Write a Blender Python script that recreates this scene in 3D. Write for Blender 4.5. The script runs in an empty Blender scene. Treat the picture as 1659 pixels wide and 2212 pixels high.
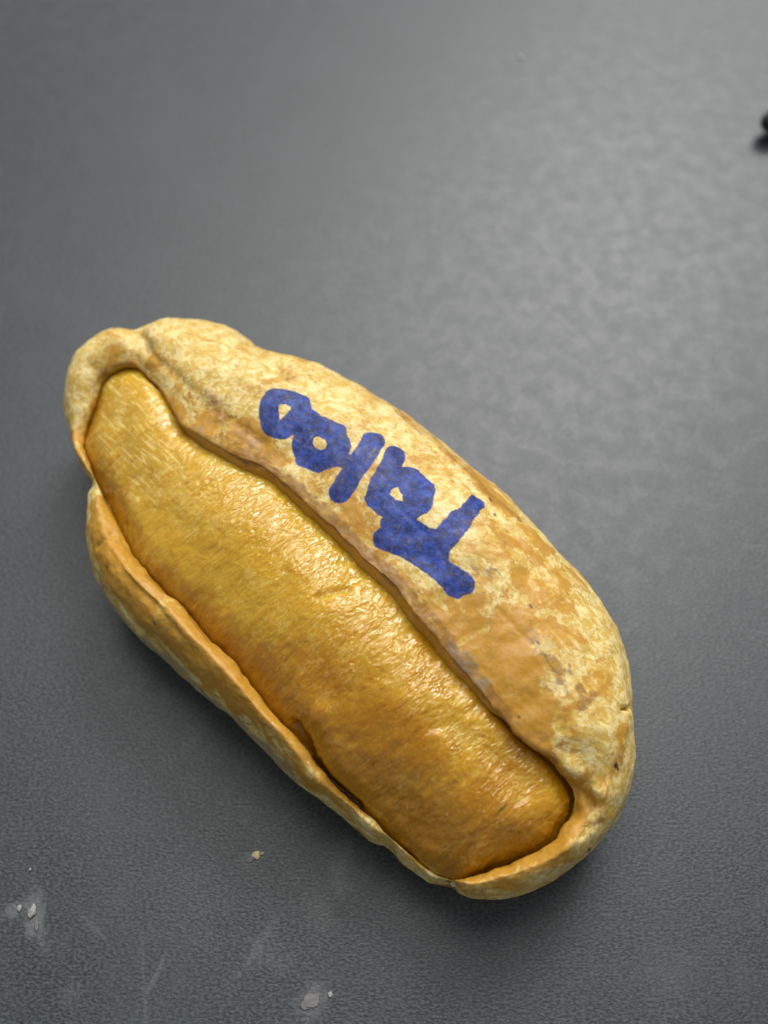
import bpy, math
import numpy as np
from mathutils import Vector

sc = bpy.context.scene
R = math.radians

# ------------------------------------------------------------------ camera
TILT = R(27.0)
DIST = 0.170
FPX, CX, CY = 1966.0, 829.5, 1106.0          # focal length and centre, in units of a 1659 x 2212 frame
cam = bpy.data.cameras.new("camera")
cam_o = bpy.data.objects.new("camera", cam)
sc.collection.objects.link(cam_o)
CAM = np.array((0.0, -DIST * math.sin(TILT), DIST * math.cos(TILT)))
cam_o.location = CAM
cam_o.rotation_euler = (TILT, 0, 0)
cam.sensor_fit = 'VERTICAL'
cam.sensor_height = 36.0
cam.sensor_width = 27.0
cam.lens = FPX / 2212.0 * 36.0
cam.clip_start = 0.002
cam.clip_end = 20.0
cam.dof.use_dof = True
cam.dof.focus_distance = 0.134
cam.dof.aperture_fstop = 11.0
sc.camera = cam_o

# ------------------------------------------------------------------ light
world = bpy.data.worlds.new("World")
sc.world = world
world.use_nodes = True
bg = world.node_tree.nodes["Background"]
bg.inputs[0].default_value = (0.93, 0.97, 1.0, 1)
bg.inputs[1].default_value = 0.33


def area_light(name, loc, aim, sx, sy, watts, col):
    l = bpy.data.lights.new(name, 'AREA')
    l.shape = 'RECTANGLE'
    l.size, l.size_y, l.energy, l.color = sx, sy, watts, col
    o = bpy.data.objects.new(name, l)
    sc.collection.objects.link(o)
    o.location = loc
    o.rotation_euler = (Vector(aim) - Vector(loc)).to_track_quat('-Z', 'Y').to_euler()
    return o


area_light("window_light", (0.34, 0.80, 0.90), (0, 0, 0), 0.42, 0.42, 12.5, (1.0, 0.99, 0.97))
area_light("ceiling_light", (0.02, 0.66, 1.30), (0, 0, 0), 0.9, 0.9, 17.0, (1.0, 0.97, 0.93))

sc.view_settings.view_transform = 'Standard'
sc.view_settings.look = 'None'
sc.view_settings.exposure = 0.0
sc.view_settings.gamma = 1.0
sc.view_settings.use_curve_mapping = False

# ------------------------------------------------------------------ helpers
RGT = np.array((1.0, 0, 0))
UPV = np.array((0, math.cos(TILT), math.sin(TILT)))
FWD = np.array((0, math.sin(TILT), -math.cos(TILT)))
MM = 0.001


def at(px, py, z):
    """point at height z (m) seen at (px, py); arrays allowed"""
    px, py, z = [np.asarray(q, float) for q in (px, py, z)]
    d = ((px - CX) / FPX)[..., None] * RGT - ((py - CY) / FPX)[..., None] * UPV + FWD
    t = (z - CAM[2]) / d[..., 2]
    return CAM + d * t[..., None]


def proj(P):
    q = P - CAM
    dep = q @ FWD
    return CX + FPX * (q @ RGT) / dep, CY - FPX * (q @ UPV) / dep, dep


def sstep(a, b, x):
    t = np.clip((x - a) / (b - a), 0, 1)
    return t * t * (3 - 2 * t)


_rng = np.random.RandomState(7)
_perm = _rng.permutation(512).astype(np.int64)
_perm = np.concatenate([_perm, _perm, _perm])
_grad = _rng.normal(size=(512, 3))
_grad /= np.linalg.norm(_grad, axis=1)[:, None]


_cache = {}


def cnoise(P, scale, seed):
    k = (id(P), scale, seed)
    if k not in _cache:
        _cache[k] = (P, noise(P, scale, seed))
    return _cache[k][1]


def noise(P, scale, seed=0.0):
    """gradient noise, P (n,3) in m, feature size scale (m); about -1..1"""
    p = P / scale + seed * 17.31 + 100.0
    i = np.floor(p).astype(np.int64)
    f = p - i
    w = f * f * f * (f * (f * 6 - 15) + 10)
    i &= 511
    out = 0.0
    for dx in (0, 1):
        hx = _perm[(i[:, 0] + dx) & 511]
        wx = w[:, 0] if dx else 1 - w[:, 0]
        for dy in (0, 1):
            hy = _perm[(hx + i[:, 1] + dy) & 511]
            wy = w[:, 1] if dy else 1 - w[:, 1]
            for dz in (0, 1):
                h = _perm[(hy + i[:, 2] + dz) & 511]
                wz = w[:, 2] if dz else 1 - w[:, 2]
                g = _grad[h]
                out = out + wx * wy * wz * (g[:, 0] * (f[:, 0] - dx) + g[:, 1] * (f[:, 1] - dy) + g[:, 2] * (f[:, 2] - dz))
    return out * 1.6


def fbm(P, scale, octv=4, seed=0.0, gain=0.5):
    a, s, o = 1.0, scale, 0.0
    for k in range(octv):
        o = o + a * noise(P, s, seed + k)
        a *= gain
        s *= 0.5
    return o


def catmull(P, ts, closed):
    """P (n,...) control values, ts parameters in 0..n (closed) or 0..n-1"""
    n = len(P)
    k = np.floor(ts).astype(int)
    if not closed:
        k = np.clip(k, 0, n - 2)
    f = ts - k
    idx = lambda j: (k + j) % n if closed else np.clip(k + j, 0, n - 1)
    p0, p1, p2, p3 = P[idx(-1)], P[idx(0)], P[idx(1)], P[idx(2)]
    f = f.reshape(f.shape + (1,) * (P.ndim - 1))
    return 0.5 * (2 * p1 + (p2 - p0) * f + (2 * p0 - 5 * p1 + 4 * p2 - p3) * f * f + (3 * p1 - p0 - 3 * p2 + p3) * f ** 3)


def grid_normals(G):
    du = np.roll(G, -1, 0) - np.roll(G, 1, 0)
    dv = np.gradient(G, axis=1)
    n = np.cross(du, dv)
    return n / (np.linalg.norm(n, axis=-1)[..., None] + 1e-12)


def mesh_obj(name, verts, quads, mat, parent=None, attrs=None, smooth=True):
    me = bpy.data.meshes.new(name)
    nv, nf = len(verts), len(quads)
    k = quads.shape[1]
    me.vertices.add(nv)
    me.vertices.foreach_set("co", np.ascontiguousarray(verts, np.float32).ravel())
    me.loops.add(nf * k)
    me.loops.foreach_set("vertex_index", np.ascontiguousarray(quads, np.int32).ravel())
    me.polygons.add(nf)
    me.polygons.foreach_set("loop_start", np.arange(0, nf * k, k, dtype=np.int32))
    me.polygons.foreach_set("use_smooth", np.full(nf, smooth, bool))
    for an, av in (attrs or {}).items():
        if av.ndim == 2:
            a = me.attributes.new(an, 'FLOAT_VECTOR', 'POINT')
            a.data.foreach_set("vector", np.ascontiguousarray(av, np.float32).ravel())
        else:
            a = me.attributes.new(an, 'FLOAT', 'POINT')
            a.data.foreach_set("value", np.ascontiguousarray(av, np.float32))
    me.update(calc_edges=True)
    me.validate()
    o = bpy.data.objects.new(name, me)
    sc.collection.objects.link(o)
    me.materials.append(mat)
    if parent:
        o.parent = parent
    return o


def grid_quads(nu, nv):
    u = np.arange(nu)
    v = np.arange(nv - 1)
    U, V = np.meshgrid(u, v, indexing='ij')
    U2 = (U + 1) % nu
    return np.stack([U * nv + V, U2 * nv + V, U2 * nv + V + 1, U * nv + V + 1], -1).reshape(-1, 4)


def seg_dist(P, line):
    """distance of points P (n,3) to a 3D polyline"""
    d = np.full(len(P), 1e9)
    if len(line) == 1:
        return np.linalg.norm(P - line[0], axis=1)
    for a, b in zip(line[:-1], line[1:]):
        ab = b - a
        t = np.clip((P - a) @ ab / (ab @ ab + 1e-15), 0, 1)
        d = np.minimum(d, np.linalg.norm(P - a - t[:, None] * ab, axis=1))
    return d


# ------------------------------------------------------------------ node helpers
class NT:
    def __init__(self, name):
        self.m = bpy.data.materials.new(name)
        self.m.use_nodes = True
        self.t = self.m.node_tree
        self.p = self.t.nodes["Principled BSDF"]

    def n(self, kind, **kw):
        nd = self.t.nodes.new(kind)
        for k, v in kw.items():
            setattr(nd, k, v)
        return nd

    def link(self, a, b):
        self.t.links.new(a, b)

    def attr(self, name, out='Fac'):
        return self.n('ShaderNodeAttribute', attribute_name=name).outputs[out]

    def noise(self, vec, scale, detail=4, rough=0.55, dist=0.0):
        nd = self.n('ShaderNodeTexNoise')
        nd.inputs['Scale'].default_value = scale
        nd.inputs['Detail'].default_value = detail
        nd.inputs['Roughness'].default_value = rough
        nd.inputs['Distortion'].default_value = dist
        if vec is not None:
            self.link(vec, nd.inputs['Vector'])
        return nd.outputs['Fac']

    def mapping(self, vec, scale=(1, 1, 1), rot=(0, 0, 0), loc=(0, 0, 0)):
        nd = self.n('ShaderNodeMapping')
        nd.inputs['Scale'].default_value = scale
        nd.inputs['Rotation'].default_value = rot
        nd.inputs['Location'].default_value = loc
        self.link(vec, nd.inputs['Vector'])
        return nd.outputs[0]

    def rng(self, x, a, b, c=0.0, d=1.0, smooth=True):
        nd = self.n('ShaderNodeMapRange')
        nd.interpolation_type = 'SMOOTHSTEP' if smooth else 'LINEAR'
        for i, v in zip((1, 2, 3, 4), (a, b, c, d)):
            nd.inputs[i].default_value = v
        self.link(x, nd.inputs[0])
        return nd.outputs[0]

    def math(self, op, a, b=None, c=None):
        nd = self.n('ShaderNodeMath', operation=op)
        for i, q in enumerate((a, b, c)):
            if q is None:
                continue
            if isinstance(q, (int, float)):
                nd.inputs[i].default_value = q
            else:
                self.link(q, nd.inputs[i])
        return nd.outputs[0]

    def mix(self, fac, a, b):
        nd = self.n('ShaderNodeMix', data_type='RGBA')
        for sock, q in ((nd.inputs[0], fac), (nd.inputs[6], a), (nd.inputs[7], b)):
            if isinstance(q, tuple):
                sock.default_value = q + (1.0,)
            elif isinstance(q, (int, float)):
                sock.default_value = q
            else:
                self.link(q, sock)
        return nd.outputs[2]

    def bump(self, h, strength, dist, normal=None):
        nd = self.n('ShaderNodeBump')
        nd.inputs['Strength'].default_value = strength
        nd.inputs['Distance'].default_value = dist
        self.link(h, nd.inputs['Height'])
        if normal is not None:
            self.link(normal, nd.inputs['Normal'])
        return nd.outputs[0]

    def set(self, **kw):
        for k, v in kw.items():
            s = self.p.inputs[k.replace('_', ' ')]
            if hasattr(v, 'links') or hasattr(v, 'is_output'):
                self.link(v, s)
            elif isinstance(v, tuple) and len(v) == 3 and s.type == 'RGBA':
                s.default_value = v + (1.0,)
            else:
                s.default_value = v


# ------------------------------------------------------------------ materials
# dust smears on the table: x, y, half sizes (mm), turn, strength
TABLE_STAINS = [(75, 1975, 2.2, 4.2, 12, .8), (35, 1968, 2.6, 1.6, 0, .7), (88, 2010, 1.2, 4.0, 20, .45), (672, 2163, 3.6, 2.4, 35, .55),
                (548, 1855, 2.6, 1.8, 25, .35), (590, 2070, 6, 2.5, -20, .2), (690, 1960, 2.5, 6, 12, .22), (560, 2040, 1.2, 6, -35, .4),
                (740, 1880, 2.2, 6, -10, .3), (160, 2145, 3, 2, 0, .18), (420, 1950, 6, 9, 30, .10), (1440, 2120, 5, 8, -30, .12),
                (330, 2120, .5, 5, -25, .4), (200, 2000, .5, 6, 50, .3), (310, 2110, .4, 7, 10, .3)]
def table_material():
    k = NT("dusty_dark_tabletop")
    co = k.n('ShaderNodeTexCoord').outputs['Object']
    grain = k.noise(k.mapping(co, (1, 1.6, 1)), 1700.0, 2, 0.6)
    cloud = k.noise(co, 32.0, 5, 0.6, 0.6)
    mid = k.noise(co, 240.0, 5, 0.7, 0.4)
    base = k.mix(k.rng(grain, 0.34, 0.70), (0.003, 0.005, 0.007), (0.050, 0.059, 0.065))
    base = k.mix(k.math('MULTIPLY', k.rng(cloud, 0.42, 0.75), 0.45), base, (0.036, 0.045, 0.049))
    base = k.mix(k.math('MULTIPLY', k.rng(mid, 0.44, 0.72), 0.25), base, (0.054, 0.066, 0.070))
    # smeared dust and scratches with shapes of their own
    st1 = k.noise(k.mapping(co, (1, 6, 1), (0, 0, R(-62))), 70.0, 3, 0.6, 0.8)
    st2 = k.noise(k.mapping(co, (1, 9, 1), (0, 0, R(25))), 85.0, 3, 0.6, 0.5)
    patch = k.rng(k.noise(co, 20.0, 2, 0.5), 0.47, 0.66)
    st = k.math('MULTIPLY', k.math('MAXIMUM', k.rng(st1, 0.60, 0.80, 0, .4), k.rng(st2, 0.62, 0.82, 0, .4)), patch)
    ragged = k.noise(co, 420.0, 4, 0.7, 0.5)
    for px, py, rx, ry, rot, amt in TABLE_STAINS:
        c = at(px, py, 0.0)
        mp = k.n('ShaderNodeMapping', vector_type='TEXTURE')
        mp.inputs['Location'].default_value = (c[0], c[1], 0)
        mp.inputs['Rotation'].default_value = (0, 0, R(rot))
        mp.inputs['Scale'].default_value = (rx * MM, ry * MM, 1)
        k.link(co, mp.inputs['Vector'])
        ln_ = k.n('ShaderNodeVectorMath', operation='LENGTH')
        k.link(mp.outputs[0], ln_.inputs[0])
        d = k.math('ADD', ln_.outputs['Value'], k.math('MULTIPLY', k.math('SUBTRACT', ragged, 0.5), 2.6))
        st = k.math('MAXIMUM', st, k.rng(d, 0.15, 1.1, amt, 0.0))
    base = k.mix(k.math('MULTIPLY', st, 0.50), base, (0.18, 0.19, 0.19))
    k.set(Base_Color=base, Roughness=k.rng(mid, 0.3, 0.7, 0.45, 0.53), Specular_IOR_Level=0.56)
    k.set(Normal=k.bump(grain, 0.5, 0.00012, k.bump(mid, 0.08, 0.0003)))
    return k.m


def shell_material():
    k = NT("mottled_tan_husk")
    co = k.attr('grain', 'Vector')                       # (along, across, through) in mm
    ob = k.n('ShaderNodeTexCoord').outputs['Object']
    big = k.noise(ob, 120.0, 5, 0.62, 0.8)
    med = k.noise(ob, 520.0, 5, 0.70, 0.8)
    fib = k.noise(k.mapping(co, (0.35, 1.5, 1)), 1.6, 5, 0.70, 0.6)
    fine = k.noise(ob, 1900.0, 4, 0.7)
    cream, straw, ochre, brown, grey = (0.69, 0.555, 0.235), (0.53, 0.345, 0.060), (0.44, 0.205, 0.007), (0.25, 0.108, 0.014), (0.22, 0.19, 0.14)
    c = k.mix(k.rng(med, 0.43, 0.57), straw, cream)
    c = k.mix(k.math('MULTIPLY', k.rng(fib, 0.51, 0.64), 0.6), c, (0.80, 0.70, 0.41))
    och = k.math('ADD', k.attr('ochre'), k.math('MULTIPLY', k.math('SUBTRACT', big, 0.5), 3.8))
    och = k.math('ADD', och, k.math('MULTIPLY', k.math('SUBTRACT', med, 0.5), 2.2))
    och = k.math('ADD', och, k.math('MULTIPLY', k.math('SUBTRACT', fib, 0.5), 1.6))
    blt = k.noise(k.mapping(ob, (1, 1, 1), (0, 0, 0), (3, 5, 7)), 170.0, 6, 0.66, 1.2)
    och = k.math('ADD', och, k.math('MULTIPLY', k.math('SUBTRACT', blt, 0.5), 3.6))
    c = k.mix(k.math('MULTIPLY', k.rng(och, 0.24, 0.72), 0.88), c, ochre)
    brn = k.math('ADD', k.attr('brown'), k.math('MULTIPLY', k.math('SUBTRACT', med, 0.5), 1.6))
    brn = k.math('ADD', brn, k.math('MULTIPLY', k.math('SUBTRACT', fib, 0.5), 1.0))
    c = k.mix(k.math('MULTIPLY', k.rng(brn, 0.30, 0.90), 0.85), c, brown)
    gry = k.math('ADD', k.attr('grey'), k.math('MULTIPLY', k.math('SUBTRACT', fib, 0.5), 2.4))
    gry = k.math('ADD', gry, k.math('MULTIPLY', k.math('SUBTRACT', med, 0.5), 1.2))
    c = k.mix(k.math('MULTIPLY', k.rng(gry, 0.35, 0.95), 0.8), c, grey)
    c = k.mix(k.attr('speck'), c, (0.035, 0.027, 0.02))
    c = k.mix(k.rng(fine, 0.34, 0.50, 0.42, 0.0), c, (0.33, 0.19, 0.05))
    pit = k.rng(k.noise(ob, 900.0, 3, 0.6), 0.26, 0.33, 0.6, 0.0)
    c = k.mix(pit, c, (0.20, 0.12, 0.05))
    inkn = k.noise(ob, 800.0, 4, 0.7)
    inkc = k.mix(k.rng(inkn, 0.34, 0.66), (0.003, 0.010, 0.065), (0.013, 0.050, 0.31))
    inkc = k.mix(k.rng(fine, 0.52, 0.72, 0.0, 0.5), inkc, (0.040, 0.09, 0.38))
    edge = k.math('ADD', k.attr('ink'), k.math('MULTIPLY', k.math('SUBTRACT', inkn, 0.5), 0.9))
    ink = k.rng(edge, 0.25, 0.72)
    wear = k.math('MULTIPLY', k.rng(med, 0.55, 0.76, 1.0, 0.80), k.rng(fine, 0.34, 0.50, 0.90, 1.0))
    inkc = k.mix(k.rng(big, 0.40, 0.62, 0.0, 0.45), inkc, (0.004, 0.013, 0.09))
    c = k.mix(k.math('MULTIPLY', ink, wear), c, inkc)
    k.set(Base_Color=c, Specular_IOR_Level=0.42, Subsurface_Weight=k.rng(ink, 0, 1, 0.22, 0.0), Subsurface_Radius=(1.0, 0.5, 0.12), Subsurface_Scale=0.0016)
    k.set(Roughness=k.math('SUBTRACT', k.rng(ink, 0, 1, 0.50, 0.58), k.math('MULTIPLY', k.attr('rim'), 0.20)))
    h = k.math('ADD', k.math('MULTIPLY', fib, 0.8), k.math('MULTIPLY', fine, 0.5))
    k.set(Normal=k.bump(h, 0.8, 0.00009, k.bump(med, 0.5, 0.00016)))
    return k.m


def core_material():
    k = NT("waxy_golden_core")
    co = k.attr('grain', 'Vector')
    ob = k.n('ShaderNodeTexCoord').outputs['Object']
    big = k.noise(ob, 80.0, 3, 0.5, 0.4)
    med = k.noise(ob, 330.0, 4, 0.6, 0.8)
    rip = k.noise(k.mapping(co, (2.3, 0.60, 1), (0, 0, R(-18))), 1.0, 3, 0.55, 1.4)
    stk = k.noise(k.mapping(co, (0.30, 2.2, 1), (0, 0, R(42))), 1.0, 3, 0.6, 0.5)
    flk = k.noise(k.mapping(co, (1.9, 0.85, 1), (0, 0, R(20))), 1.0, 4, 0.68, 1.6)
    fine = k.noise(ob, 2200.0, 3, 0.6)
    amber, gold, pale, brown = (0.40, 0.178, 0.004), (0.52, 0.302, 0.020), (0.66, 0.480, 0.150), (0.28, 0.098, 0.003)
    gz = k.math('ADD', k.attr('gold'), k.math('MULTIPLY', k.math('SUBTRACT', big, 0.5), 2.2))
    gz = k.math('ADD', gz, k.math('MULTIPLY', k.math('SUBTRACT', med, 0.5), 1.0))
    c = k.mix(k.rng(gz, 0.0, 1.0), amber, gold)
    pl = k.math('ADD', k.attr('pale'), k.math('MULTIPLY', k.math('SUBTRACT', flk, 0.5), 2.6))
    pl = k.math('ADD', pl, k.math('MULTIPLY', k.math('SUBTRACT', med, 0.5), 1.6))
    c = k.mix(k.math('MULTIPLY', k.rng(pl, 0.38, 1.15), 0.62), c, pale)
    c = k.mix(k.math('MULTIPLY', k.rng(stk, 0.50, 0.66), k.attr('streak')), c, (0.80, 0.60, 0.22))
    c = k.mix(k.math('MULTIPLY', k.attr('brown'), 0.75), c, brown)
    c = k.mix(k.attr('speck'), c, (0.05, 0.03, 0.015))
    k.set(Base_Color=c, Specular_IOR_Level=0.12, Subsurface_Weight=0.9, Subsurface_Radius=(1.0, 0.45, 0.07), Subsurface_Scale=0.0036)
    k.set(Roughness=k.rng(med, 0.3, 0.7, 0.24, 0.36))
    ripl = k.noise(k.mapping(co, (1.7, 0.50, 1), (0, 0, R(-18))), 1.0, 1, 0.4, 1.2)
    flkl = k.noise(k.mapping(co, (1.3, 0.80, 1), (0, 0, R(20))), 1.0, 1, 0.4, 1.0)
    h = k.math('ADD', k.math('MULTIPLY', ripl, k.math('ADD', k.math('MULTIPLY', k.attr('rippled'), 1.0), 0.3)), k.math('MULTIPLY', flkl, 0.7))
    nrm = k.bump(h, 1.0, 0.00020)
    k.set(Normal=nrm, Coat_Weight=0.85, Coat_Roughness=0.05, Coat_IOR=1.45)
    k.set(Coat_Normal=nrm)
    return k.m


M_table, M_shell, M_core = table_material(), shell_material(), core_material()

# ------------------------------------------------------------------ table top
T0, T1, TH = -0.45, 0.55, 0.02
tv = np.array([(x, y, z) for z in (-TH, 0.0) for y in (T0, T1) for x in (-0.5, 0.5)])
tq = np.array([(4, 5, 7, 6), (0, 2, 3, 1), (0, 1, 5, 4), (1, 3, 7, 5), (3, 2, 6, 7), (2, 0, 4, 6)])
table = mesh_obj("table_top", tv, tq, M_table, smooth=False)
table["kind"] = "structure"
table["label"] = "dark grey speckled tabletop with dust and faint scratches"

# ------------------------------------------------------------------ the husk
# stations round the opening: inner rim x, y, outer edge x, y, rim height, outer height, lip rise, crest position (mm)
ST = np.array([
    (200, 885, 141, 880, 20, 14, 2, 0.45), (222, 822, 160, 815, 22, 15, 2.2, 0.45), (247, 798, 215, 758, 24, 16, 1.3, 0.45),
    (285, 790, 262, 737, 25, 17, 1.3, 0.42), (308, 799, 308, 731, 25, 18, 1.3, 0.4), (335, 828, 365, 712, 26, 18, 2.5, 0.44),
    (365, 870, 440, 708, 27, 18, 2.5, 0.44), (400, 915, 510, 728, 28, 18, 2.5, 0.44), (445, 950, 565, 768, 29, 18, 2.5, 0.44),
    (510, 982, 650, 791, 30, 18, 2.5, 0.44), (580, 1018, 740, 828, 30, 18, 2.5, 0.44), (650, 1073, 830, 880, 30, 18, 2.5, 0.44),
    (720, 1140, 920, 945, 30, 18, 2.5, 0.44), (800, 1215, 1010, 1017, 30, 18, 2.5, 0.44), (875, 1292, 1110, 1104, 30, 18, 2.5, 0.44),
    (945, 1380, 1210, 1204, 29, 18, 2.5, 0.44), (1015, 1462, 1290, 1302, 28, 17, 2.5, 0.43), (1080, 1540, 1335, 1390, 27, 16, 2.5, 0.43),
    (1135, 1592, 1355, 1480, 26, 15, 2.5, 0.43), (1185, 1630, 1359, 1545, 25, 14, 2.5, 0.43), (1215, 1672, 1367, 1620, 23, 13, 2.5, 0.45),
    (1240, 1720, 1362, 1690, 21, 12, 2.5, 0.42), (1232, 1768, 1330, 1770, 19, 11, 3.2, 0.4), (1205, 1810, 1270, 1843, 19, 10.7, 2.6, 0.42),
    (1155, 1842, 1190, 1905, 18, 9.7, 2.2, 0.42), (1090, 1870, 1110, 1938, 17, 8.7, 2, 0.42), (1030, 1892, 1035, 1945, 16, 8.7, 1.8, 0.42),
    (1003, 1900, 996, 1934, 16, 8.7, 1.8, 0.42), (984, 1903, 977, 1914, 13.5, 7.875, 0.9, 0.45), (962, 1898, 955, 1908, 11.5, 6.875, 0.4, 0.45), (930, 1884, 922, 1900, 11.5, 6.875, 0.4, 0.45), (885, 1842, 868, 1860, 12.5, 7.875, 0.5, 0.45),
    (845, 1808, 830, 1824, 13.5, 7.875, 0.5, 0.45), (815, 1780, 797, 1812, 14.5, 7.875, 0.8, 0.45), (755, 1727, 728, 1755, 15.5, 8.875, 0.9, 0.45), (700, 1675, 660, 1702, 17.5, 10.225, 1.2, 0.45),
    (650, 1608, 590, 1636, 19.5, 10.225, 1.6, 0.42), (590, 1540, 505, 1556, 20.5, 11.225, 2, 0.38), (530, 1465, 430, 1492, 21.5, 11.225, 2.2, 0.36),
    (465, 1388, 355, 1420, 21.5, 11.225, 2.2, 0.36), (400, 1318, 290, 1368, 21.5, 11.225, 2.2, 0.36), (340, 1258, 235, 1302, 21.5, 11.225, 2, 0.38),
    (290, 1200, 203, 1220, 20.5, 11.225, 1.8, 0.4), (252, 1128, 197, 1150, 19.5, 11.225, 1.2, 0.42), (236, 1092, 203, 1098, 18.5, 11.225, 0.9, 0.42), (221, 1066, 213, 1064, 18.5, 12.225, 0.4, 0.45),
    (197, 1015, 187, 1017, 19.5, 13.225, 0.6, 0.45), (180, 955, 160, 957, 18, 13, 1, 0.45)], float)
NU, NV = 1500, 300
nst = len(ST)
tt = np.linspace(0, nst, 6000, endpoint=False)
S = catmull(ST, tt, True)
mid = at((S[:, 0] + S[:, 2]) / 2, (S[:, 1] + S[:, 3]) / 2, S[:, 4] * MM)
ln = np.concatenate([[0], np.cumsum(np.linalg.norm(np.roll(mid, -1, 0) - mid, axis=1))])
tu = np.interp(np.linspace(0, ln[-1], NU, endpoint=False), ln, np.append(tt, nst))
S = catmull(ST, tu, True)
alen = np.linspace(0, ln[-1], NU, endpoint=False)
zI, zO, lift, cp = S[:, 4] * MM, S[:, 5] * MM, np.maximum(S[:, 6], .4) * MM, S[:, 7]
I = at(S[:, 0], S[:, 1], zI)
O = at(S[:, 2], S[:, 3], zO)
ux = np.stack([alen, 0 * alen, 0 * alen], 1)
win = np.sin(np.pi * alen / alen[-1]) ** .3
rag = (noise(ux, .0070, 81) * .00042 + noise(ux, .0026, 82) * .00026 + noise(ux, .0011, 83) * .00012) * win * np.clip(np.linalg.norm((O - I)[:, :2], axis=1) / .006, .1, 1)
dr = (O - I)[:, :2]
I[:, :2] += dr / np.linalg.norm(dr, axis=1)[:, None] * rag[:, None]
zI = zI + (noise(ux, .0090, 84) * .00035 + noise(ux, .0030, 85) * .00018) * win
I[:, 2] = zI
# medial line of the body (through the core)
SA, SB = at(335, 930, .026), at(1080, 1745, .022)
sd = SB - SA
ts = np.clip(((I - SA)[:, :2] @ sd[:2]) / (sd[:2] @ sd[:2]), 0, 1)
for _ in range(60):
    ts = (np.roll(ts, 1) + np.roll(ts, -1) + 2 * ts) / 4
SP = SA + ts[:, None] * sd


def mk(a, z):                 # a: 0 at the rim, 1 at the outer edge
    q = I + (O - I) * np.asarray(a)[..., None] if np.ndim(a) else I + (O - I) * a
    q = q.copy()
    q[:, 2] = z
    return q


def under(b, z):              # b: 0 at the outer edge, 1 at the medial line
    q = O + (SP - O) * b
    q[:, 2] = z
    return q


w = np.linalg.norm((O - I)[:, :2], axis=1)
wU = sstep(.0255, .0285, zI)                    # the high, wide side, whose inner face shows
zc = zI + lift
wH = sstep(.0225, .026, zI)                    # crisp edge on the high side, rounder lip on the low one
z5 = zO + (zc - zO) * 0.74
CP = np.stack([
    mk(np.minimum(.5, .0045 / w) * (1 - wU) - .0018 / w * wU, zI - .010 + .004 * wU),
    mk(np.minimum(.3, .0008 / w) * (1 - wU) - .0009 / w * wU, zI - .0022),
    mk(np.full(NU, 0.0), zI - .0003),
    mk(np.minimum(cp * .35, .0011 / w) * wH + cp * .30 * (1 - wH), zI + np.minimum(lift * .45, .0006) * wH + lift * .62 * (1 - wH)),
    mk(cp, zc),
    mk(cp + (1 - cp) * .58, z5),
    mk(cp + (1 - cp) * .90, zO + (zc - zO) * .34),
    mk(np.full(NU, 1.0), zO),
    under(.05, zO * .50),
    under(.17, zO * .13),
    under(.40, .0004 + 0 * zO),
    under(1.0, .0002 + 0 * zO)], 1)
CP[:, :, 2] = np.maximum(CP[:, :, 2], .0002)
vs = np.concatenate([np.linspace(0, 1.5, 30, endpoint=False), np.linspace(1.5, 8.0, NV - 60, endpoint=False), np.linspace(8.0, 11, 30)])
G = catmull(np.swapaxes(CP, 0, 1), vs, False).swapaxes(0, 1)          # (NU, NV, 3)
G[:, :, 2] = np.maximum(G[:, :, 2], .0001)

N = grid_normals(G)
if np.mean((N[:, 150] * (G[:, 150] - SP + np.array((0, 0, .01)))).sum(-1)) < 0:
    N = -N
V = G.reshape(-1, 3)
Nf = N.reshape(-1, 3)
vv = np.tile(vs, NU)
uu = np.repeat(alen, NV)
across = np.repeat(w, NV) * (vv - 2) / 5


def picker(V, Nf, ok):
    px, py, dep = proj(V)
    vis = ok & (((CAM - V) * Nf).sum(1) > 0)
    ids = np.where(vis)[0]
    px, py, dep = px[ids], py[ids], dep[ids]

    def pick(pts):
        out = []
        for x, y in pts:
            d2 = (px - x) ** 2 + (py - y) ** 2
            near = np.where(d2 < max(d2.min() * 1.5, 9))[0]
            out.append(V[ids[near[np.argmin(dep[near])]]])
        return np.array(out)
    return pick


pick = picker(V, Nf, (vv > 1.9) & (vv < 8.3))
body = sstep(1.6, 2.6, vv) * (1 - sstep(8.5, 9.5, vv))

# relief: lumps, wrinkles, creases and notches
disp = body * (fbm(V, .011, 3, 1) * .00050 + fbm(V, .0035, 3, 5) * .00015 + fbm(V, .0011, 2, 9) * .00004)
edge_n = noise(V, .0045, 21) * .0004 + noise(V, .0016, 22) * .00018
disp += edge_n * np.exp(-((vv - 2.1) / .5) ** 2)


def crease(pts, depth, width, V=V, f=None):
    d = seg_dist(V, (f or pick)(pts))
    wob = width * (1 + .35 * cnoise(V, .002, 31))
    return -depth * np.exp(-(d / wob) ** 2)


disp += crease([(306, 728), (320, 755), (350, 788), (400, 832), (450, 872), (500, 908), (570, 955)], .00032, .0009)
disp += crease([(300, 722), (306, 733), (316, 750)], .0012, .0012)
disp += crease([(552, 745), (563, 766), (590, 790), (625, 815)], .0009, .0013)
disp += crease([(1362, 1527), (1355, 1530), (1342, 1531)], .0009, .00038)
disp += crease([(760, 985), (795, 1030), (850, 1085), (905, 1135), (950, 1185), (985, 1220)], .00007, .00025)
disp += crease([(1075, 1310), (1150, 1390), (1215, 1480), (1250, 1550)], .00012, .00025)
disp += crease([(880, 905), (960, 990), (1040, 1080), (1130, 1180), (1200, 1270)], .00035, .0008)
disp += crease([(1258, 1722), (1275, 1750), (1268, 1785)], .0012, .0016)
disp += crease([(1228, 1668), (1262, 1700), (1290, 1712)], -.0005, .0014)
disp += crease([(232, 1190), (262, 1240), (320, 1300), (380, 1370)], .0004, .0010)
disp += crease([(205, 1180), (222, 1160), (246, 1150)], .0004, .0006)
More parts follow.
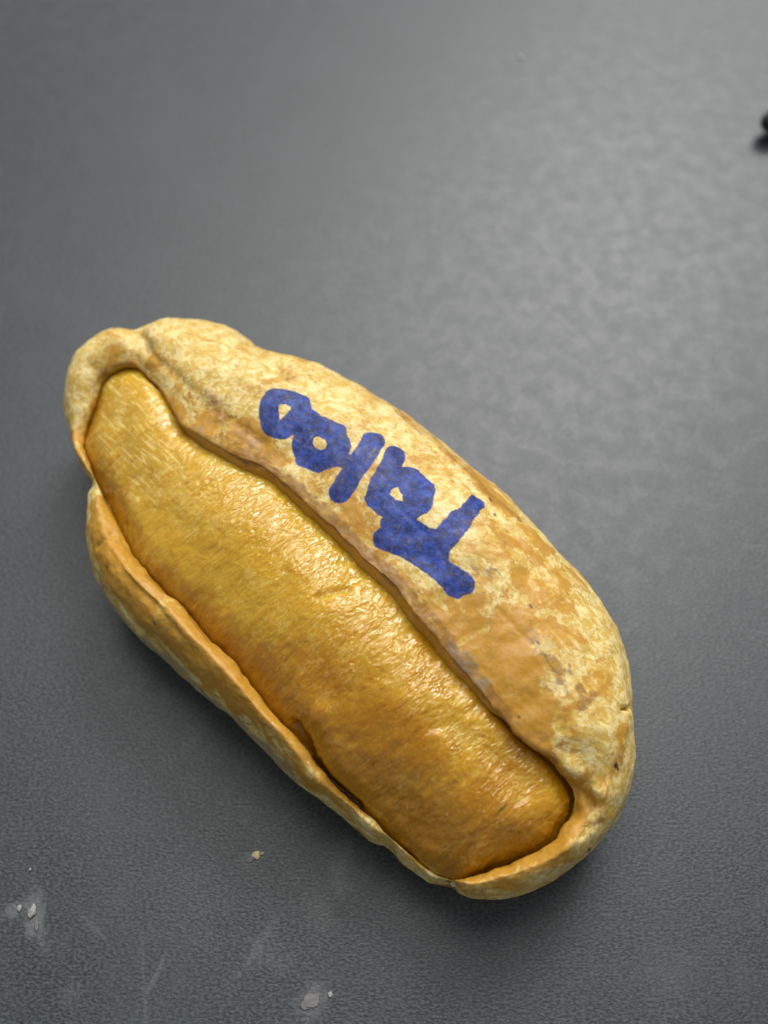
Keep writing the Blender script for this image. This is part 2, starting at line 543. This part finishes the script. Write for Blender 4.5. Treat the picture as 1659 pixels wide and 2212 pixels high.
disp += crease([(1040, 1925), (1045, 1944)], .0006, .0004)
disp += crease([(1110, 1580), (1190, 1635), (1240, 1660)], -.0004, .0012)
V = V + Nf * disp[:, None]
V[:, 2] = np.maximum(V[:, 2], .0001)
pick = picker(V, Nf, (vv > 1.9) & (vv < 8.3))


def blob(pts, r, soft=.6, V=V, f=None):
    d = seg_dist(V, (f or pick)(pts)) + cnoise(V, .0022, 41) * r * .45 + cnoise(V, .0008, 42) * r * .25
    return 1 - sstep(r * (1 - soft), r * (1 + soft), d)


# colour zones of the husk itself
rimband = np.exp(-(np.maximum(vv - 2.0, 0) / (1.0 + .55 * noise(V, .004, 91) + .3 * noise(V, .0012, 92))) ** 2)
ochre = .60 * rimband + .02 + .10 * sstep(950, 1150, proj(V)[0]) + .16 * (1 - sstep(2.8, 4.2, vv)) + .5 * (1 - sstep(1.9, 2.35, vv))
ochre += .45 * blob([(330, 790), (380, 850), (440, 905), (520, 950), (600, 1000)], .0030)
ochre += .45 * blob([(1080, 1250), (1150, 1330), (1190, 1430), (1150, 1530), (1060, 1440)], .0065)
ochre += .45 * blob([(780, 1130), (800, 1170)], .003) + .25 * blob([(960, 1330), (1040, 1430), (1130, 1560)], .004)
ochre += .60 * blob([(880, 890), (960, 965), (1060, 1060), (1180, 1180)], .0022)
ochre += .95 * blob([(215, 1120), (235, 1200), (300, 1300), (400, 1400), (520, 1510), (600, 1590), (690, 1690)], .0052)
ochre += .55 * blob([(1010, 1925), (1100, 1890), (1200, 1840)], .0030) + .25 * blob([(760, 1760), (860, 1845)], .003)
inner = 1 - sstep(1.9, 2.35, vv)                # the lip's inner face: wet amber
brown = (.50 - .25 * inner) * rimband * (1 - .5 * sstep(1000, 1300, 0 * vv + proj(V)[0]))
brown += .75 * blob([(1256, 1488), (1262, 1505), (1262, 1526), (1272, 1506), (1284, 1498), (1272, 1512), (1264, 1512)], .00088, .7) + .5 * blob([(1235, 1450), (1245, 1480)], .0008)
brown += .45 * blob([(430, 850), (500, 920), (570, 960)], .0022) + .65 * blob([(860, 885), (950, 955), (1040, 1045), (1120, 1120)], .0014)
brown += .40 * blob([(1110, 1560), (1190, 1625)], .0022) + .60 * blob([(500, 968), (640, 1052), (705, 1108), (805, 1202), (905, 1310), (1005, 1435), (1085, 1530)], .0012)
brown += .35 * blob([(1070, 1130), (1110, 1200)], .0022) + .3 * blob([(560, 1570), (650, 1680)], .0010)
grey = .85 * blob([(225, 1290), (300, 1385), (400, 1475), (520, 1570), (620, 1665)], .0028)
grey += .75 * blob([(980, 1400), (1010, 1440), (1045, 1470)], .0013) + .5 * blob([(380, 850), (420, 915), (470, 955)], .0009)
grey += .45 * blob([(720, 1130), (760, 1170), (860, 1280)], .0013) + .5 * blob([(1160, 1380), (1200, 1440), (1220, 1470)], .0018)
grey += .4 * blob([(1020, 1230), (1060, 1250)], .0022) + .35 * blob([(1340, 1650), (1330, 1740), (1250, 1860), (1130, 1930)], .0022)
speck = np.zeros(len(V))
rs = np.random.RandomState(3)
for x, y, r in [(1332, 1652, .25), (1336, 1660, .22), (1330, 1655, .16), (1068, 1108, .16), (1145, 1306, .2), (1162, 1385, .16), (1275, 1835, .25),
                (1120, 1545, .14), (1018, 1100, .13), (228, 1225, .2), (220, 1265, .18), (330, 1345, .3), (1060, 1075, .2), (620, 815, .12)]:
    speck = np.maximum(speck, blob([(x, y), (x + 2, y + 4)], r * MM, .5))
speck += crease([(1150, 1385), (1180, 1420), (1225, 1490)], -.35, .00018, V, pick) * (noise(V, .0015, 55) > 0)
speck = np.clip(speck, 0, 1)

# handwriting: blue felt-pen strokes followed over the surface
zq = lambda pts: [((900 + x * .7233) * .5486, (1400 + y * .7233) * .5486) for x, y in pts]
STROKES = [
    ([(245, 225), (320, 218), (388, 238), (402, 300), (352, 352), (290, 402), (225, 388), (214, 320), (222, 262), (245, 225)], 52),
    ([(390, 310), (470, 375)], 58), ([(300, 395), (395, 400), (470, 375)], 30),
    ([(400, 475), (420, 405), (500, 375), (585, 410), (605, 485), (565, 550), (490, 578), (425, 545), (400, 475)], 58),
    ([(800, 458), (745, 530), (690, 605), (645, 680), (605, 740)], 60), ([(560, 550), (690, 590)], 45),
    ([(908, 525), (880, 600), (835, 680), (808, 760)], 54), ([(835, 680), (905, 655), (990, 650), (1055, 715), (1048, 800), (965, 850), (880, 835), (805, 765)], 58),
    ([(880, 650), (960, 690), (960, 720)], 35), ([(1010, 800), (985, 770)], 34),
    ([(890, 860), (960, 930), (1040, 980), (1110, 1010)], 62), ([(870, 900), (900, 960)], 45),
    ([(1362, 788), (1300, 850), (1215, 930), (1130, 1010)], 44), ([(1260, 895), (1200, 960), (1150, 1020)], 62),
    ([(850, 990), (930, 1020), (1010, 1065), (1110, 1140), (1190, 1195), (1270, 1240)], 58), ([(1200, 1200), (1245, 1245)], 62),
    ([(960, 960), (1080, 1060), (1150, 1090)], 50)]
ZPX = .7233 * .5486 * .000076          # one traced pixel on the surface, in m
inkd = np.full(len(V), 1.0)
for pts, r in STROKES:
    p3 = pick(zq(pts))
    inkd = np.minimum(inkd, seg_dist(V, p3) - r * ZPX)
inkd += noise(V, .0014, 61) * .00016 + noise(V, .0006, 62) * .00009
ink = 1 - sstep(-.00042, .00042, inkd)
ink[(vv < 2.0) | (vv > 8)] = 0

root = bpy.data.objects.new("filled_husk", None)
sc.collection.objects.link(root)
root.empty_display_size = .02
base = np.array((SP[:, 0].mean(), SP[:, 1].mean(), 0.0))
root.location = base
root["label"] = "tan bun-shaped husk with a golden waxy core and blue handwriting"
root["category"] = "filled husk"

grain = np.stack([uu * 1000, across * 1000, np.zeros_like(uu)], 1)
A = dict(grain=grain, ochre=ochre, brown=brown, grey=grey, speck=speck, ink=ink, rim=np.clip(rimband * .8 + .7 * inner, 0, 1.5))
quads = grid_quads(NU, NV)
# the written-on faces become a part of their own
wr = (ink[quads].max(1) > .02)
shell = mesh_obj("shell", V - base, quads[~wr], M_shell, root, A)
wq = quads[wr]
used = np.unique(wq)
remap = np.zeros(len(V), int)
remap[used] = np.arange(len(used))
lettering = mesh_obj("lettering", (V - base)[used], remap[wq], M_shell, root, {k: v[used] for k, v in A.items()})
lettering["label"] = "blue felt-pen handwriting on the pale upper side"

# ------------------------------------------------------------------ the core
NS = 230
perp0 = np.cross((0, 0, 1), sd / np.linalg.norm(sd))[:2]
perp0 = perp0 / np.linalg.norm(perp0)          # towards the wide side of the husk
zr = zI - .0010 - .0013 * wU - .0016 * sstep(.85, 1.0, ts) * sstep(.012, .016, zI)                                # where the core meets the lip
for _ in range(500):
    zr = np.minimum((np.roll(zr, 1) + np.roll(zr, -1) + 2 * zr) / 4, zI - .0008)
tz = ts
zs = np.interp(tz, [0, .25, .5, .75, 1], np.array([26.4, 29.4, 30.0, 28.2, 22.5]) * MM)
for _ in range(200):
    zs = (np.roll(zs, 1) + np.roll(zs, -1) + 2 * zs) / 4
ssv = np.concatenate([np.linspace(0, 1, NS - 25, endpoint=False), np.linspace(1, 1.3, 25)])
low = np.clip((zs - zr) / .012, 0, 1)
CG = np.zeros((NU, NS, 3))
for j, s in enumerate(ssv):
    if s <= 1:
        p = SP + (I - SP) * s
        g = .8 * s ** 2.0 + .2 * s ** 8
        g = g + (s * s * (3 - 2 * s) - g) * wU * .85
        p[:, 2] = zs + (zr - zs) * g + .0016 * (1 - s ** 3) * np.tanh(((p - SP)[:, :2] @ perp0) / .012)
    else:
        q = (s - 1) / .3
        dirn = (I - SP)[:, :2]
        dirn = dirn / np.linalg.norm(dirn, axis=1)[:, None]
        p = I.copy()
        p[:, :2] += dirn * (np.minimum(.0026, w * .3) * q)[:, None]
        p[:, 2] = np.maximum(zr - .0026 * q * q, .002)
    CG[:, j] = p
sm = np.clip(1 - ssv, 0, 1)[None] ** .7
for _ in range(350):
    zz = CG[:, :, 2]
    CG[:, :, 2] = zz + sm * .5 * ((np.roll(zz, 1, 0) + np.roll(zz, -1, 0)) / 2 - zz)
CN = grid_normals(CG)
if CN[:, NS // 2, 2].mean() < 0:
    CN = -CN
CV = CG.reshape(-1, 3)
CNf = CN.reshape(-1, 3)
cs = np.tile(ssv, NU)
sdn = sd / np.linalg.norm(sd)
pern = np.cross((0, 0, 1), sdn)
along, acr = (CV - SA) @ sdn, (CV - SA) @ pern
cpick = picker(CV, CNf, cs < 1.02)
fade = 1 - sstep(.93, 1.02, cs)
Q = np.stack([along * 1.8, acr * .7, CV[:, 2] * .7], 1)
Qw = Q + np.stack([noise(CV, .004, 71), noise(CV, .004, 72), 0 * along], 1) * .0012
cd = fbm(CV, .013, 2, 73) * .00045 + fbm(Qw, .0032, 3, 75) * .00015
rip = 1 - np.abs(noise(Qw, .0010, 78)) * 2
ripz = np.zeros(len(CV))
ripz = blob([(520, 1010), (640, 1120), (760, 1240), (870, 1360), (1000, 1500), (1110, 1620)], .0065, .7, CV, cpick)
ripz = np.clip(ripz + .5 * blob([(400, 1020), (560, 1200), (700, 1400)], .006, .7, CV, cpick), 0, 1)
cd = cd * fade + rip * .00009 * fade * (.30 + .70 * ripz)
cd += crease([(690, 1285), (720, 1275), (752, 1268)], .0005, .0006, CV, cpick)
cd += crease([(640, 1570), (672, 1640), (700, 1690), (760, 1745)], .0013, .0011, CV, cpick)
cd += crease([(690, 1545), (730, 1640), (800, 1730), (900, 1820)], -.0005, .0025, CV, cpick)
cd += crease([(220, 1000), (300, 1130), (380, 1240)], -.0004, .003, CV, cpick)
cd += crease([(960, 1560), (1040, 1600), (1130, 1690)], .0005, .0020, CV, cpick)
CV = CV + CNf * cd[:, None]
cpick = picker(CV, CNf, cs < 1.02)
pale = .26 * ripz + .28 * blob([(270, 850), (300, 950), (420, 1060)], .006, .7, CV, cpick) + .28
pale -= .45 * sstep(.70, .98, cs)  # fewer pale fibres towards the rim, part of the shade painted there
gold = .50 + .90 * blob([(300, 880), (400, 1030), (560, 1130)], .012, .8, CV, cpick) + .35 * ripz - .6 * sstep(.55, 1.0, cs) - .4 * blob([(640, 1480), (800, 1640), (1000, 1780)], .012, .8, CV, cpick)  # deeper amber at rim and lower end, plus shade put into the colour
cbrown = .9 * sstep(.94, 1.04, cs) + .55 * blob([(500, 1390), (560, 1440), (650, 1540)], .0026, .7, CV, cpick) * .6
cspk = np.zeros(len(CV))
for k in range(46):
    j = rs.randint(0, NU), rs.randint(20, int((NS - 25) * .95))
    c3 = CG[j[0], j[1]]
    a = rs.uniform(0, 3.14)
    q3 = c3 + np.array((math.cos(a), math.sin(a), 0)) * rs.uniform(.0001, .0005)
    cspk = np.maximum(cspk, (1 - sstep(.00006, .00013, seg_dist(CV, np.array([c3, q3])))) * rs.uniform(.3, .8))
cgrain = np.stack([along * 1000, acr * 1000, 0 * along], 1)
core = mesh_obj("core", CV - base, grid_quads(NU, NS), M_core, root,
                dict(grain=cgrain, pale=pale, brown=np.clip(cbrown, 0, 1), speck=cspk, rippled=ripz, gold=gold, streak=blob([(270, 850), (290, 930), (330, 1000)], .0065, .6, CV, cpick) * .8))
core["label"] = "golden waxy fibrous core filling the opening"

# ------------------------------------------------------------------ crumbs and the dark thing at the edge


def plain(name, col, rough=.6, sss=0.0):
    k = NT(name)
    ob = k.n('ShaderNodeTexCoord').outputs['Object']
    n = k.noise(ob, 1500.0, 4, .6)
    k.set(Base_Color=k.mix(k.rng(n, .3, .7), tuple(c * .7 for c in col), col), Roughness=rough, Subsurface_Weight=sss, Subsurface_Scale=.0005)
    k.set(Normal=k.bump(n, .5, .0001))
    return k.m


def lump(name, px, py, size, mat, label, seed, cat='crumb', group='crumbs on the tabletop', rot=0.0, z=0.0):
    n, m = 28, 18
    th = np.linspace(0, 2 * np.pi, n, endpoint=False)
    ph = np.linspace(.02, np.pi - .02, m)
    T, P = np.meshgrid(th, ph, indexing='ij')
    d = np.stack([np.cos(T) * np.sin(P), np.sin(T) * np.sin(P), np.cos(P)], -1).reshape(-1, 3)
    r = 1 + .45 * noise(d, .9, seed) + .22 * noise(d, .4, seed + 3)
    v = d * r[:, None] * np.array(size) * np.array((.8, .8, .5)) * MM / 2
    c, s = math.cos(rot), math.sin(rot)
    v = np.stack([v[:, 0] * c - v[:, 1] * s, v[:, 0] * s + v[:, 1] * c, v[:, 2]], 1)
    v[:, 2] -= v[:, 2].min()
    o = mesh_obj(name, v, grid_quads(n, m), mat)
    p = at(px, py, z)
    o.location = (p[0], p[1], z + .0001)
    o["label"], o["category"], o["group"] = label, cat, group
    return o


m_white, m_tan, m_grey = plain("chalky_flake", (.30, .295, .28)), plain("straw_crumb", (.62, .50, .27)), plain("greyish_flake", (.15, .142, .14))
lump("crumb", 554, 1848, (1.5, 1.3, .7), m_tan, "straw-coloured crumb on the table just left below the husk", 1)
lump("crumb", 541, 1857, (1.8, .8, .35), m_grey, "thin pale flake touching the lower left of the straw-coloured crumb", 2, rot=.4)
lump("crumb", 567, 1843, (.9, .5, .3), m_white, "tiny white flake at the upper right of the straw-coloured crumb", 8, rot=.6)
lump("crumb", 71, 1968, (1.3, 2.4, .8), m_white, "larger white crumb near the lower left corner", 3, rot=-.15)
lump("crumb", 43, 1962, (.9, 1.1, .6), m_white, "small white crumb left of the larger white one, lower left", 4)
lump("crumb", 80, 1998, (.7, 2.2, .3), m_grey, "thin grey sliver trailing below the larger white crumb", 5, rot=.25)
lump("crumb", 672, 2163, (3.6, 2.4, .18), m_grey, "flat pinkish grey flake at the bottom of the picture", 6, rot=.5)
lump("crumb", 714, 2148, (.8, .8, .4), m_white, "pale speck at the right end of the flat grey flake", 7)
lump("crumb", 1124, 126, (1.5, 1.3, .6), m_white, "lone white speck on the blurred far part of the table", 9)
lump("crumb", 66, 1878, (.5, .5, .3), m_white, "tiny white speck above the white crumbs, lower left", 10)

lump("crumb", 979, 1909, (.9, 1.0, .8), plain("white_crumb", (.75, .72, .62)), "tiny white crumb stuck to the lowest tip of the husk", 12, z=.0105)

# tapered black tip that pokes in at the right edge
kb = plain("black_rubber", (.012, .012, .013), .45)
n, prof = 48, [(0, .0), (.2, 1.0), (.9, 1.8), (2.5, 2.6), (6, 3.3), (12, 3.8), (12.3, 3.4), (13.0, 3.4), (13.3, 3.9), (30, 4.0), (31, 3.6), (31.2, 0)]
pr = np.array(prof)
ang = np.linspace(0, 2 * np.pi, n, endpoint=False)
bv = np.stack([np.repeat(pr[:, 0][None], n, 0), np.cos(ang)[:, None] * pr[:, 1], np.sin(ang)[:, None] * pr[:, 1]], -1).reshape(-1, 3) * MM
tip = mesh_obj("black_tip", bv, grid_quads(n, len(pr)), kb)
p = at(1647, 268, .0042)
tip.location = p
tip.rotation_euler = (0, R(2), R(22))
tip["label"] = "blurred black tapered tip cut off by the right edge"
tip["category"] = "black tip"
